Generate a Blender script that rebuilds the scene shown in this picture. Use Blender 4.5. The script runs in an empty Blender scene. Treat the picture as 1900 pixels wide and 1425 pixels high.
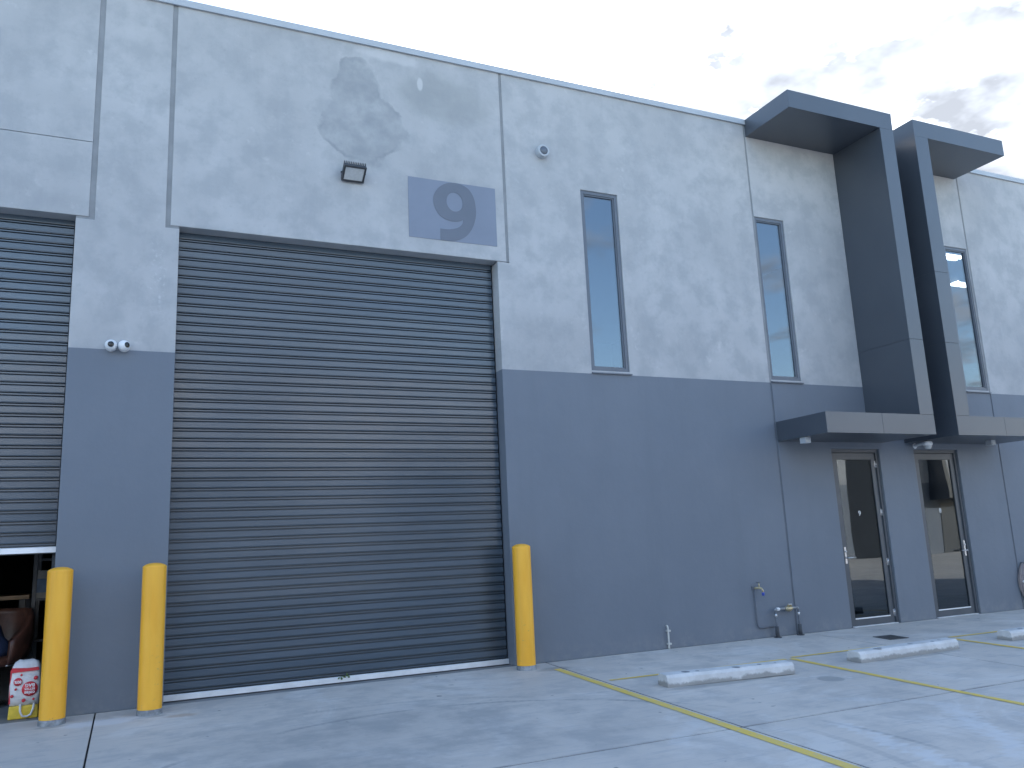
import bpy, bmesh, math, random
from mathutils import Vector, Matrix
random.seed(7)
sc = bpy.context.scene
COL = sc.collection
R = math.radians

# ------------------------------------------------------------------ camera
CAM_H, CAM_D = 1.40, 9.2027
YAW, PITCH, ROLL = R(24.7476), R(10.9904), R(-2.5982)
cd = bpy.data.cameras.new('camera'); cam = bpy.data.objects.new('camera', cd); COL.objects.link(cam)
cd.sensor_width = 36.0; cd.lens = 1528.41 / 1900 * 36.0; cd.clip_end = 3000; cd.clip_start = 0.05
fw = Vector((math.sin(YAW)*math.cos(PITCH), math.cos(YAW)*math.cos(PITCH), math.sin(PITCH)))
rt = Vector((math.cos(YAW), -math.sin(YAW), 0)); up = rt.cross(fw)
c_, s_ = math.cos(ROLL), math.sin(ROLL)
r2 = rt*c_ + up*s_; u2 = up*c_ - rt*s_
cam.matrix_world = Matrix(((r2.x, u2.x, -fw.x, 0), (r2.y, u2.y, -fw.y, -CAM_D), (r2.z, u2.z, -fw.z, CAM_H), (0, 0, 0, 1)))
sc.camera = cam

# ------------------------------------------------------------------ light
SUN_AZ, SUN_EL = R(33), R(21)           # azimuth from +Y (behind the facade) towards +X
SKY_STRENGTH, SUN_STRENGTH, EXPOSURE = 0.12, 3.0, 2.28
world = bpy.data.worlds.new('World'); sc.world = world; world.use_nodes = True
wn = world.node_tree; wn.nodes.clear()
def WN(t, **k):
    n = wn.nodes.new(t)
    for a, v in k.items(): setattr(n, a, v)
    return n
def wmath(op, a, b=None, clamp=False):
    n = WN('ShaderNodeMath', operation=op, use_clamp=clamp)
    for i, v in enumerate((a, b)):
        if v is None: continue
        if isinstance(v, (int, float)): n.inputs[i].default_value = v
        else: wn.links.new(v, n.inputs[i])
    return n.outputs[0]
sky = WN('ShaderNodeTexSky', sky_type='NISHITA', sun_disc=False)
sky.sun_elevation = SUN_EL; sky.sun_rotation = SUN_AZ
sky.air_density = 1.0; sky.dust_density = 1.1; sky.ozone_density = 1.6
tc = WN('ShaderNodeTexCoord'); sep = WN('ShaderNodeSeparateXYZ'); wn.links.new(tc.outputs['Generated'], sep.inputs[0])
zz = wmath('ADD', wmath('MAXIMUM', sep.outputs[2], 0.0), 0.12)
SKY_SHIFT = (11.6, 7.1)
cmb = WN('ShaderNodeCombineXYZ')
wn.links.new(wmath('ADD', wmath('DIVIDE', sep.outputs[0], zz), SKY_SHIFT[0]), cmb.inputs[0]); wn.links.new(wmath('ADD', wmath('DIVIDE', sep.outputs[1], zz), SKY_SHIFT[1]), cmb.inputs[1])
nz = WN('ShaderNodeTexNoise'); nz.inputs['Scale'].default_value = 3.0; nz.inputs['Detail'].default_value = 6; nz.inputs['Roughness'].default_value = 0.62
wn.links.new(cmb.outputs[0], nz.inputs['Vector'])
nb = WN('ShaderNodeTexNoise'); nb.inputs['Scale'].default_value = 0.35; nb.inputs['Detail'].default_value = 2
wn.links.new(cmb.outputs[0], nb.inputs['Vector'])
# patchy cloud cover: broad patches broken into flecks
cov = wmath('ADD', wmath('MULTIPLY', nz.outputs[0], 0.75), wmath('MULTIPLY', nb.outputs[0], 1.1))
mr = WN('ShaderNodeMapRange', clamp=True); wn.links.new(cov, mr.inputs[0])
mr.inputs[1].default_value = 0.91; mr.inputs[2].default_value = 1.06; mr.inputs[3].default_value = 0.0; mr.inputs[4].default_value = 1.0
n2 = WN('ShaderNodeTexNoise'); n2.inputs['Scale'].default_value = 6.5; n2.inputs['Detail'].default_value = 4; wn.links.new(cmb.outputs[0], n2.inputs['Vector'])
cr = WN('ShaderNodeMapRange', clamp=True); wn.links.new(n2.outputs[0], cr.inputs[0])
cr.inputs[1].default_value = 0.38; cr.inputs[2].default_value = 0.56; cr.inputs[3].default_value = 1.30; cr.inputs[4].default_value = 2.3
cc = WN('ShaderNodeCombineXYZ')
for i, f in enumerate((0.90, 0.97, 1.10)): wn.links.new(wmath('MULTIPLY', cr.outputs[0], f), cc.inputs[i])
mixc = WN('ShaderNodeMix', data_type='RGBA'); wn.links.new(mr.outputs[0], mixc.inputs[0])
wn.links.new(sky.outputs[0], mixc.inputs[6]); wn.links.new(cc.outputs[0], mixc.inputs[7])
bg = WN('ShaderNodeBackground'); bg.inputs[1].default_value = SKY_STRENGTH
wn.links.new(mixc.outputs[2], bg.inputs[0])
wo = WN('ShaderNodeOutputWorld'); wn.links.new(bg.outputs[0], wo.inputs[0])

sd = bpy.data.lights.new('sun', 'SUN'); sd.energy = SUN_STRENGTH; sd.angle = R(0.53); sd.color = (1.0, 0.965, 0.91)
sun = bpy.data.objects.new('sun', sd); COL.objects.link(sun)
sdir = Vector((math.sin(SUN_AZ)*math.cos(SUN_EL), math.cos(SUN_AZ)*math.cos(SUN_EL), math.sin(SUN_EL)))
sun.rotation_euler = sdir.to_track_quat('Z', 'Y').to_euler(); sun.location = sdir*60
vs = sc.view_settings; vs.view_transform = 'Standard'; vs.look = 'None'; vs.exposure = EXPOSURE; vs.gamma = 1.0; vs.use_curve_mapping = False
sc.cycles.max_bounces = 6; sc.cycles.diffuse_bounces = 3; sc.cycles.glossy_bounces = 3

# ------------------------------------------------------------------ material helpers
class NT:
    def __init__(s, name):
        s.m = bpy.data.materials.new(name); s.m.use_nodes = True; s.t = s.m.node_tree; s.t.nodes.clear()
        s.out = s.n('ShaderNodeOutputMaterial'); s._pos = None
    def n(s, t, **k):
        n = s.t.nodes.new(t)
        for a, v in k.items(): setattr(n, a, v)
        return n
    def put(s, sock, v):
        if v is None: return
        if isinstance(v, bpy.types.NodeSocket): s.t.links.new(v, sock)
        elif isinstance(v, (tuple, list)) and len(v) == 3 and sock.type == 'RGBA': sock.default_value = (*v, 1)
        else: sock.default_value = v
    @property
    def pos(s):
        if s._pos is None: s._pos = s.n('ShaderNodeNewGeometry').outputs['Position']
        return s._pos
    def xyz(s, v=None):
        q = s.n('ShaderNodeSeparateXYZ'); s.put(q.inputs[0], v or s.pos); return q.outputs
    def math(s, op, a, b=None, c=None, clamp=False):
        q = s.n('ShaderNodeMath', operation=op, use_clamp=clamp)
        for i, v in enumerate((a, b, c)): s.put(q.inputs[i], v)
        return q.outputs[0]
    def scale(s, vec, f):
        q = s.n('ShaderNodeVectorMath', operation='MULTIPLY'); s.put(q.inputs[0], vec); q.inputs[1].default_value = f; return q.outputs[0]
    def noise(s, scale, detail=4, rough=0.55, vec=None, dist=0.0):
        q = s.n('ShaderNodeTexNoise'); q.inputs['Scale'].default_value = scale; q.inputs['Detail'].default_value = detail
        q.inputs['Roughness'].default_value = rough; q.inputs['Distortion'].default_value = dist
        s.put(q.inputs['Vector'], vec or s.pos); return q.outputs[0]
    def ramp(s, v, a, b, lo=0.0, hi=1.0):
        q = s.n('ShaderNodeMapRange', clamp=True, interpolation_type='SMOOTHSTEP'); s.put(q.inputs[0], v)
        for i, x in enumerate((a, b, lo, hi)): q.inputs[i+1].default_value = x
        return q.outputs[0]
    def mix(s, f, a, b):
        q = s.n('ShaderNodeMix', data_type='RGBA'); s.put(q.inputs[0], f); s.put(q.inputs[6], a); s.put(q.inputs[7], b); return q.outputs[2]
    def bump(s, h, strength=0.3, dist=0.01):
        q = s.n('ShaderNodeBump'); q.inputs['Strength'].default_value = strength; q.inputs['Distance'].default_value = dist
        s.put(q.inputs['Height'], h); return q.outputs[0]
    def bsdf(s, col, rough=0.5, metal=0.0, normal=None, spec=0.5, emis=None, estr=0.0, trans=None):
        q = s.n('ShaderNodeBsdfPrincipled'); s.put(q.inputs['Base Color'], col); s.put(q.inputs['Roughness'], rough)
        s.put(q.inputs['Metallic'], metal); s.put(q.inputs['Specular IOR Level'], spec)
        if normal is not None: s.put(q.inputs['Normal'], normal)
        if emis: s.put(q.inputs['Emission Color'], emis); q.inputs['Emission Strength'].default_value = estr
        s.t.links.new(q.outputs[0], s.out.inputs[0]); return q
MAT = {}
PAINT_Z = 3.554

def ellipse(n, cx, cy, rx, ry, wob, wscale, ax=('x', 'z'), soft=(0.86, 1.0)):
    """soft blotch mask around a point, outline broken by noise"""
    x, y, z = n.xyz()
    d = {'x': x, 'y': y, 'z': z}
    a = n.math('DIVIDE', n.math('SUBTRACT', d[ax[0]], cx), rx); b = n.math('DIVIDE', n.math('SUBTRACT', d[ax[1]], cy), ry)
    r = n.math('SQRT', n.math('ADD', n.math('MULTIPLY', a, a), n.math('MULTIPLY', b, b)))
    r = n.math('ADD', r, n.math('MULTIPLY', n.math('SUBTRACT', n.noise(wscale, 5), 0.5), wob))
    return r, n.ramp(r, soft[0], soft[1], 1.0, 0.0)

def mat_wall(painted=True, stains=True, name='precast_concrete'):
    n = NT(name)
    x, y, z = n.xyz()
    big = n.noise(0.55, 4, 0.6); mid = n.noise(2.6, 5, 0.62); fine = n.noise(17, 3, 0.6)
    streak = n.noise(1.0, 6, 0.6, n.scale(n.pos, (5.5, 5.5, 0.5)))
    cl = n.mix(n.ramp(big, 0.30, 0.70), (0.380, 0.386, 0.394), (0.474, 0.478, 0.483))
    cl = n.mix(n.ramp(mid, 0.40, 0.64, 0, 0.60), cl, (0.318, 0.332, 0.347))
    cl = n.mix(n.ramp(streak, 0.50, 0.75, 0, 0.16), cl, (0.50, 0.505, 0.51))
    eff = n.math('MULTIPLY', n.ramp(n.noise(5.0, 6, 0.72), 0.56, 0.70), n.ramp(n.noise(0.9, 3), 0.44, 0.62))
    cl = n.mix(n.math('MULTIPLY', eff, 0.35), cl, (0.62, 0.62, 0.61))
    cl = n.mix(n.ramp(fine, 0.58, 0.74, 0, 0.25), cl, (0.29, 0.30, 0.315))
    pit = n.ramp(n.noise(60, 2, 0.5), 0.70, 0.76, 0, 0.35)
    cl = n.mix(pit, cl, (0.22, 0.23, 0.24))
    if stains:
        ra, _ = ellipse(n, 2.40, 6.52, 0.56, 0.50, 1.5, 1.5)
        rb, _ = ellipse(n, 2.30, 6.95, 0.33, 0.50, 1.1, 2.6)
        r = n.math('MINIMUM', ra, rb); m1 = n.ramp(r, 0.90, 1.0, 1.0, 0.0)
        edge = n.math('MULTIPLY', n.ramp(r, 0.84, 0.96), n.ramp(r, 0.97, 1.03, 1.0, 0.0))
        cl = n.mix(n.math('MULTIPLY', m1, n.ramp(n.noise(3.2, 6), 0.30, 0.70, 0.15, 0.70)), cl, (0.245, 0.265, 0.28))
        cl = n.mix(n.math('MULTIPLY', edge, n.ramp(n.noise(2.3, 3), 0.40, 0.60, 0.0, 0.5)), cl, (0.20, 0.22, 0.235))
        r, m2 = ellipse(n, 3.45, 7.12, 0.72, 0.42, 1.2, 1.8, soft=(0.55, 1.05))
        cl = n.mix(n.math('MULTIPLY', m2, 0.5), cl, (0.285, 0.30, 0.30))
        r, m3 = ellipse(n, 3.13, 7.26, 0.045, 0.10, 0.5, 6.0, soft=(0.7, 1.05))
        cl = n.mix(n.math('MULTIPLY', m3, 0.6), cl, (0.60, 0.60, 0.60))
        r, m4 = ellipse(n, 2.75, 7.56, 0.5, 0.10, 1.4, 5.0, soft=(0.5, 1.0))
        cl = n.mix(n.math('MULTIPLY', m4, 0.5), cl, (0.56, 0.56, 0.56))
        r, m5 = ellipse(n, 0.13, 4.35, 0.13, 0.62, 1.6, 6.0, soft=(0.3, 0.9))
        cl = n.mix(n.math('MULTIPLY', m5, n.ramp(n.noise(22, 6, 0.7), 0.52, 0.66, 0, 0.5)), cl, (0.62, 0.63, 0.63))
    rough = 0.82
    h = n.noise(9, 3, 0.6)
    if painted:
        pv = n.noise(0.8, 5, 0.6); ps = n.noise(1.0, 5, 0.6, n.scale(n.pos, (3.0, 3.0, 0.35)))
        pc = n.mix(n.ramp(pv, 0.3, 0.7), (0.152, 0.176, 0.212), (0.168, 0.192, 0.228))
        pc = n.mix(n.ramp(ps, 0.45, 0.75, 0, 0.35), pc, (0.140, 0.163, 0.196))
        dust = n.math('MULTIPLY', n.ramp(z, 0.0, 0.28, 1.0, 0.0), n.ramp(n.noise(6, 6, 0.7), 0.4, 0.7, 0.0, 0.5))
        pc = n.mix(dust, pc, (0.25, 0.26, 0.265))
        zl = n.math('ADD', z, n.math('MULTIPLY', n.math('SUBTRACT', n.noise(9, 2), 0.5), 0.006))
        pm = n.ramp(zl, PAINT_Z-0.003, PAINT_Z+0.003, 1.0, 0.0)
        cl = n.mix(pm, cl, pc); rough = n.math('SUBTRACT', 0.82, n.math('MULTIPLY', pm, 0.22))
    n.bsdf(cl, rough, normal=n.bump(h, 0.22, 0.012), spec=0.35)
    return n.m
MAT['wall'] = mat_wall()
MAT['wall_far'] = mat_wall(True, False, 'opposite_concrete')

def mat_simple(name, col, rough=0.5, metal=0.0, var=0.12, scale=6.0, spec=0.5, bump=0.0, rvar=0.1):
    n = NT(name); v = n.noise(scale, 5, 0.6)
    lo = tuple(c*(1-var) for c in col); hi = tuple(min(1, c*(1+var)) for c in col)
    cl = n.mix(n.ramp(v, 0.3, 0.7), lo, hi)
    rr = n.math('ADD', rough-rvar/2, n.math('MULTIPLY', n.noise(scale*2.3, 4), rvar))
    n.bsdf(cl, rr, metal, n.bump(n.noise(scale*8, 3), bump, 0.004) if bump else None, spec)
    MAT[name] = n.m; return n.m
mat_simple('sealant', (0.235, 0.245, 0.255), 0.65, var=0.12, scale=3)
mat_simple('sealant_painted', (0.105, 0.122, 0.148), 0.6, var=0.1, scale=3)
mat_simple('capping', (0.42, 0.45, 0.48), 0.42, var=0.06, scale=1.5)
n = NT('cladding'); cl = n.mix(n.ramp(n.noise(0.7, 4), 0.3, 0.7), (0.056, 0.067, 0.084), (0.068, 0.080, 0.098))
n.bsdf(cl, 0.31, spec=0.8); MAT['cladding'] = n.m
mat_simple('cladding_core', (0.018, 0.02, 0.022), 0.6)
mat_simple('window_metal', (0.12, 0.137, 0.165), 0.38, var=0.06, scale=3)
mat_simple('door_metal', (0.075, 0.085, 0.098), 0.36, var=0.08, scale=3)
mat_simple('far_shutter', (0.035, 0.043, 0.055), 0.75, var=0.1, scale=2, spec=0.2)
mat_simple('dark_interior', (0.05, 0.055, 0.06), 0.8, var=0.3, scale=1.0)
mat_simple('interior_floor', (0.20, 0.205, 0.21), 0.6, var=0.15, scale=2)
mat_simple('ceiling_white', (0.55, 0.56, 0.56), 0.8, var=0.04)
mat_simple('steel', (0.55, 0.56, 0.58), 0.28, 1.0, var=0.08, scale=20)
mat_simple('aluminium', (0.78, 0.80, 0.82), 0.45, 0.35, var=0.08, scale=5)
mat_simple('brass', (0.50, 0.42, 0.27), 0.35, 0.8, var=0.15, scale=30)
mat_simple('pipe_grey', (0.115, 0.13, 0.155), 0.55, 0.0, var=0.12, scale=20)
mat_simple('lagging', (0.06, 0.066, 0.075), 0.75, var=0.2, scale=30)
mat_simple('pvc', (0.56, 0.56, 0.53), 0.45, var=0.06, scale=12)
mat_simple('white_plastic', (0.76, 0.77, 0.78), 0.32, var=0.04, scale=8)
mat_simple('lens_black', (0.012, 0.013, 0.015), 0.12, var=0.1)
mat_simple('flood_black', (0.045, 0.048, 0.053), 0.45, var=0.1, scale=20)
mat_simple('flood_lens', (0.50, 0.52, 0.53), 0.25, var=0.06, scale=30)
mat_simple('sign_panel', (0.195, 0.222, 0.28), 0.5, var=0.04, scale=2)
mat_simple('sign_numeral', (0.130, 0.148, 0.185), 0.5, var=0.04, scale=2)
mat_simple('white_vinyl', (0.80, 0.80, 0.80), 0.5, var=0.02)
mat_simple('red_print', (0.62, 0.035, 0.05), 0.45, var=0.08, scale=20)
mat_simple('yellow_plastic', (0.75, 0.53, 0.05), 0.45, var=0.12, scale=12)
mat_simple('leather', (0.090, 0.038, 0.026), 0.38, var=0.25, scale=9, bump=0.3)
mat_simple('navy_cloth', (0.016, 0.030, 0.075), 0.85, var=0.3, scale=14, bump=0.4)
mat_simple('timber', (0.30, 0.20, 0.11), 0.5, var=0.25, scale=5)
mat_simple('carton', (0.23, 0.22, 0.20), 0.7, var=0.2, scale=8)
mat_simple('blue_label', (0.05, 0.09, 0.15), 0.5, var=0.3, scale=12)
mat_simple('hose_rubber', (0.27, 0.235, 0.235), 0.5, var=0.15, scale=12)
mat_simple('blue_plastic', (0.05, 0.09, 0.42), 0.4, var=0.1)
mat_simple('leaf_green', (0.07, 0.13, 0.03), 0.6, var=0.3, scale=60)
mat_simple('grate_iron', (0.10, 0.105, 0.11), 0.6, 0.3, var=0.25, scale=20)
mat_simple('bare_steel', (0.26, 0.275, 0.29), 0.55, 0.25, var=0.3, scale=18)

def mat_slat():
    n = NT('roller_steel'); x, y, z = n.xyz()
    v = n.noise(1.0, 5, 0.6, n.scale(n.pos, (0.6, 1, 7)))
    cl = n.mix(n.ramp(v, 0.3, 0.7), (0.050, 0.074, 0.100), (0.063, 0.090, 0.120))
    dust = n.math('MULTIPLY', n.ramp(n.noise(2.2, 6, 0.7), 0.45, 0.75), 0.25)
    cl = n.mix(dust, cl, (0.075, 0.09, 0.112))
    n.bsdf(cl, n.math('ADD', 0.16, n.math('MULTIPLY', n.noise(3, 3), 0.12)), normal=n.bump(n.noise(3.0, 2, vec=n.scale(n.pos, (0.7, 1, 3))), 0.06, 0.02), spec=0.5).inputs['IOR'].default_value = 1.68
    MAT['slat'] = n.m
mat_slat()

def mat_bollard():
    n = NT('yellow_paint'); x, y, z = n.xyz()
    v = n.noise(2.2, 6, 0.62, n.scale(n.pos, (2.5, 2.5, 0.6)))
    cl = n.mix(n.ramp(v, 0.3, 0.7), (0.88, 0.42, 0.028), (0.95, 0.49, 0.045))
    st = n.noise(1.0, 5, 0.65, n.scale(n.pos, (26, 26, 1.0)))
    cl = n.mix(n.ramp(st, 0.55, 0.75, 0, 0.30), cl, (0.62, 0.33, 0.03))
    sc_ = n.math('MULTIPLY', n.ramp(n.noise(1.0, 6, 0.75, n.scale(n.pos, (14, 14, 30))), 0.60, 0.70), n.ramp(z, 0.95, 0.1, 0.0, 0.85))
    cl = n.mix(sc_, cl, (0.36, 0.27, 0.12))
    n.bsdf(cl, n.math('ADD', 0.36, n.math('MULTIPLY', n.noise(12, 4), 0.18)), normal=n.bump(n.noise(30, 3), 0.12, 0.004))
    MAT['bollard'] = n.m
mat_bollard()

def mat_ground():
    n = NT('concrete_pavement'); x, y, z = n.xyz()
    oi = n.n('ShaderNodeObjectInfo').outputs['Random']
    flat = n.scale(n.pos, (1, 1, 0))
    big = n.noise(0.5, 4, 0.6, flat); mid = n.noise(1.9, 6, 0.66, flat); fine = n.noise(24, 3, 0.65, flat)
    brush = n.noise(1.0, 5, 0.7, n.scale(n.pos, (2.2, 16, 0)), 0.3)
    cl = n.mix(n.ramp(big, 0.3, 0.7), (0.545, 0.505, 0.458), (0.655, 0.605, 0.545))
    cl = n.mix(n.math('MULTIPLY', oi, 0.25), cl, (0.48, 0.465, 0.45))
    cl = n.mix(n.ramp(mid, 0.46, 0.64, 0, 0.6), cl, (0.425, 0.415, 0.40))
    cl = n.mix(n.ramp(n.noise(0.9, 5, 0.68, flat, 0.8), 0.52, 0.66, 0, 0.45), cl, (0.72, 0.70, 0.67))
    cl = n.mix(n.ramp(brush, 0.50, 0.68, 0, 0.5), cl, (0.40, 0.405, 0.41))
    cl = n.mix(n.ramp(fine, 0.62, 0.76, 0, 0.4), cl, (0.33, 0.335, 0.34))
    spots = n.ramp(n.noise(7.0, 2, 0.5, flat), 0.715, 0.75, 0, 0.7)
    cl = n.mix(spots, cl, (0.13, 0.135, 0.14))
    # lasting marks: oil drip, rust bloom, cement spill, curved tyre scuffs; and one painted bollard shadow
    for e_, v_, w_ in ((y, -3.53, 0.035), (x, 4.525, 0.014), (x, -0.27, 0.016), (x, 8.61, 0.02)):
        dj = n.math('ABSOLUTE', n.math('SUBTRACT', e_, v_))
        cl = n.mix(n.math('MULTIPLY', n.ramp(dj, w_*0.25, w_, 1.0, 0.0), n.ramp(n.noise(3.0, 4, 0.7, flat), 0.35, 0.65, 0.10, 0.6)), cl, (0.22, 0.22, 0.225))
    for cx, cy, rx, ry, a in ((1.9, -2.2, 2.3, 1.3, 0.55), (0.6, -3.0, 1.6, 0.7, 0.4), (3.3, -3.0, 1.3, 0.6, 0.4), (6.2, -3.3, 0.9, 0.5, 0.35)):
        r, m = ellipse(n, cx, cy, rx, ry, 1.9, 1.7, ('x', 'y'), (0.35, 0.95)); cl = n.mix(n.math('MULTIPLY', m, n.ramp(mid, 0.35, 0.6, a*0.35, a)), cl, (0.33, 0.325, 0.315))
    for cx, cy, rx, ry in ((5.60, -2.05, 0.90, 0.13), (8.24, -2.02, 0.95, 0.12), (10.8, -1.97, 0.9, 0.11), (4.42, -0.42, 0.26, 0.13), (-0.61, -0.40, 0.17, 0.07), (0.2, -0.45, 0.17, 0.07)):  # dirt rims at stops and bollards, plus the right-hand bollard's shadow painted beside it
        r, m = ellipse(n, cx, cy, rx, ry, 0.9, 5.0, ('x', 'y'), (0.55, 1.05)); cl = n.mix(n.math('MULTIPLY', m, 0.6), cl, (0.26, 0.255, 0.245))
    r, m = ellipse(n, 6.51, -2.49, 0.15, 0.15, 0.25, 5, ('x', 'y'), (0.75, 1.0)); cl = n.mix(n.math('MULTIPLY', m, 0.6), cl, (0.27, 0.275, 0.27))
    r, m = ellipse(n, 0.48, -0.56, 0.22, 0.10, 1.3, 6, ('x', 'y'), (0.3, 1.0)); cl = n.mix(n.math('MULTIPLY', m, 0.6), cl, (0.42, 0.31, 0.22))
    r, m = ellipse(n, -0.2, -0.46, 0.45, 0.16, 1.0, 4, ('x', 'y'), (0.5, 1.0)); cl = n.mix(n.math('MULTIPLY', m, 0.55), cl, (0.66, 0.675, 0.70))
    for cx, cy, rr, w, a0, s in ((2.3, -4.5, 3.0, 0.035, 0.60, 1), (1.9, -4.1, 3.0, 0.05, 0.30, 1), (5.1, -4.6, 1.6, 0.10, 0.3, -1)):
        dx = n.math('SUBTRACT', x, cx); dy = n.math('SUBTRACT', y, cy)
        rad = n.math('SQRT', n.math('ADD', n.math('MULTIPLY', dx, dx), n.math('MULTIPLY', dy, dy)))
        band = n.ramp(n.math('ABSOLUTE', n.math('SUBTRACT', rad, rr)), w*0.5, w, 1.0, 0.0)
        ang = n.math('ARCTAN2', dy, dx)
        tread = n.math('ADD', 0.82, n.math('MULTIPLY', n.math('SINE', n.math('MULTIPLY', ang, rr*90)), 0.18))
        keep = n.ramp(n.noise(0.8, 4, 0.6, flat), 0.42, 0.58)
        f = n.math('MULTIPLY', n.math('MULTIPLY', band, tread), n.math('MULTIPLY', keep, a0))
        cl = n.mix(f, cl, (0.26, 0.265, 0.27) if s > 0 else (0.68, 0.685, 0.69))
    for ax_, ay_, bx_, by_, w in ((5.25, -3.6, 5.05, -5.4, 0.10), (6.55, -3.7, 5.5, -5.3, 0.13)):
        L = math.hypot(bx_-ax_, by_-ay_); tx, ty = (bx_-ax_)/L, (by_-ay_)/L
        u = n.math('ADD', n.math('MULTIPLY', n.math('SUBTRACT', x, ax_), tx), n.math('MULTIPLY', n.math('SUBTRACT', y, ay_), ty))
        v = n.math('ADD', n.math('MULTIPLY', n.math('SUBTRACT', x, ax_), -ty), n.math('MULTIPLY', n.math('SUBTRACT', y, ay_), tx))
        v = n.math('ADD', v, n.math('MULTIPLY', n.math('SUBTRACT', n.noise(1.3, 3, 0.5, flat), 0.5), 0.35))
        v = n.math('ADD', v, n.math('MULTIPLY', n.math('SINE', n.math('MULTIPLY', u, 60)), 0.03))
        band = n.ramp(n.math('ABSOLUTE', v), w*0.5, w*1.1, 1.0, 0.0)
        inl = n.math('MULTIPLY', n.ramp(u, 0, 0.4), n.ramp(u, L-0.3, L, 1.0, 0.0))
        f = n.math('MULTIPLY', n.math('MULTIPLY', band, inl), n.ramp(n.noise(5, 5, 0.7, flat), 0.35, 0.6, 0.15, 0.55))
        cl = n.mix(f, cl, (0.68, 0.685, 0.69))
    h = n.noise(1.0, 3, 0.6, n.scale(n.pos, (8, 40, 0)))
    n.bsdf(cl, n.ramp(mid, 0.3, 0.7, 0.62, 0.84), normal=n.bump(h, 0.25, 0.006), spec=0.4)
    MAT['ground'] = n.m
mat_ground()
mat_simple('joint_filler', (0.035, 0.037, 0.04), 0.9, var=0.3)

def mat_line():
    n = NT('line_paint')
    flat = n.scale(n.pos, (1, 1, 0))
    cl = n.mix(n.ramp(n.noise(5, 6, 0.65, flat), 0.35, 0.7), (0.80, 0.57, 0.11), (0.72, 0.54, 0.16))
    wear = n.ramp(n.noise(14, 7, 0.75, flat), 0.52, 0.66, 0, 0.85)
    cl = n.mix(wear, cl, (0.50, 0.48, 0.40))
    n.bsdf(cl, 0.7, normal=n.bump(n.noise(40, 3), 0.2, 0.003)); MAT['line'] = n.m
mat_line()

def mat_wheelstop():
    n = NT('cast_concrete')
    tcn = n.n('ShaderNodeTexCoord').outputs['Object']; q = n.n('ShaderNodeSeparateXYZ'); n.put(q.inputs[0], tcn); oz = q.outputs[2]
    v = n.noise(5, 7, 0.65)
    cl = n.mix(n.ramp(v, 0.3, 0.7), (0.56, 0.56, 0.555), (0.69, 0.69, 0.685))
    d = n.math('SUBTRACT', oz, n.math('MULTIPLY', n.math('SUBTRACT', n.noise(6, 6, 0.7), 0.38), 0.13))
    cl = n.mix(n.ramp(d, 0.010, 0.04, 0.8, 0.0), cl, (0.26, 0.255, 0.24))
    cl = n.mix(n.ramp(n.noise(30, 4, 0.6), 0.60, 0.72, 0, 0.3), cl, (0.45, 0.45, 0.45))
    n.bsdf(cl, 0.85, normal=n.bump(n.noise(30, 5), 0.3, 0.006), spec=0.3); MAT['wheelstop'] = n.m
mat_wheelstop()

def mat_glass(name, tint, f0, rough=0.0, wob=0.02):
    n = NT(name)
    tr = n.n('ShaderNodeBsdfTransparent'); n.put(tr.inputs[0], tint)
    gl = n.n('ShaderNodeBsdfGlossy'); n.put(gl.inputs[0], (0.86, 0.94, 1.0)); gl.inputs['Roughness'].default_value = rough
    bn = n.bump(n.noise(0.9, 1, 0.4), wob, 0.05); n.put(gl.inputs['Normal'], bn)
    lw = n.n('ShaderNodeLayerWeight').outputs['Facing']
    fr = n.math('ADD', f0, n.math('MULTIPLY', n.math('POWER', lw, 5.0), 1.0-f0))
    mx = n.n('ShaderNodeMixShader'); n.put(mx.inputs[0], fr); n.t.links.new(tr.outputs[0], mx.inputs[1]); n.t.links.new(gl.outputs[0], mx.inputs[2])
    n.t.links.new(mx.outputs[0], n.out.inputs[0]); MAT[name] = n.m
mat_glass('window_glass', (0.55, 0.60, 0.66), 0.16)
mat_glass('door_glass', (0.40, 0.43, 0.46), 0.085, wob=0.06)
n = NT('lit_tube'); n.bsdf((0.8, 0.8, 0.8), 0.5, emis=(1.0, 0.97, 0.88), estr=3.5); MAT['lit'] = n.m
def mat_bag():
    n = NT('woven_bag')
    cl = n.mix(n.ramp(n.noise(9, 5), 0.3, 0.7), (0.62, 0.61, 0.61), (0.78, 0.77, 0.77))
    n.bsdf(cl, 0.5, normal=n.bump(n.noise(14, 4), 0.8, 0.02)); MAT['bag'] = n.m
mat_bag()

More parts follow.
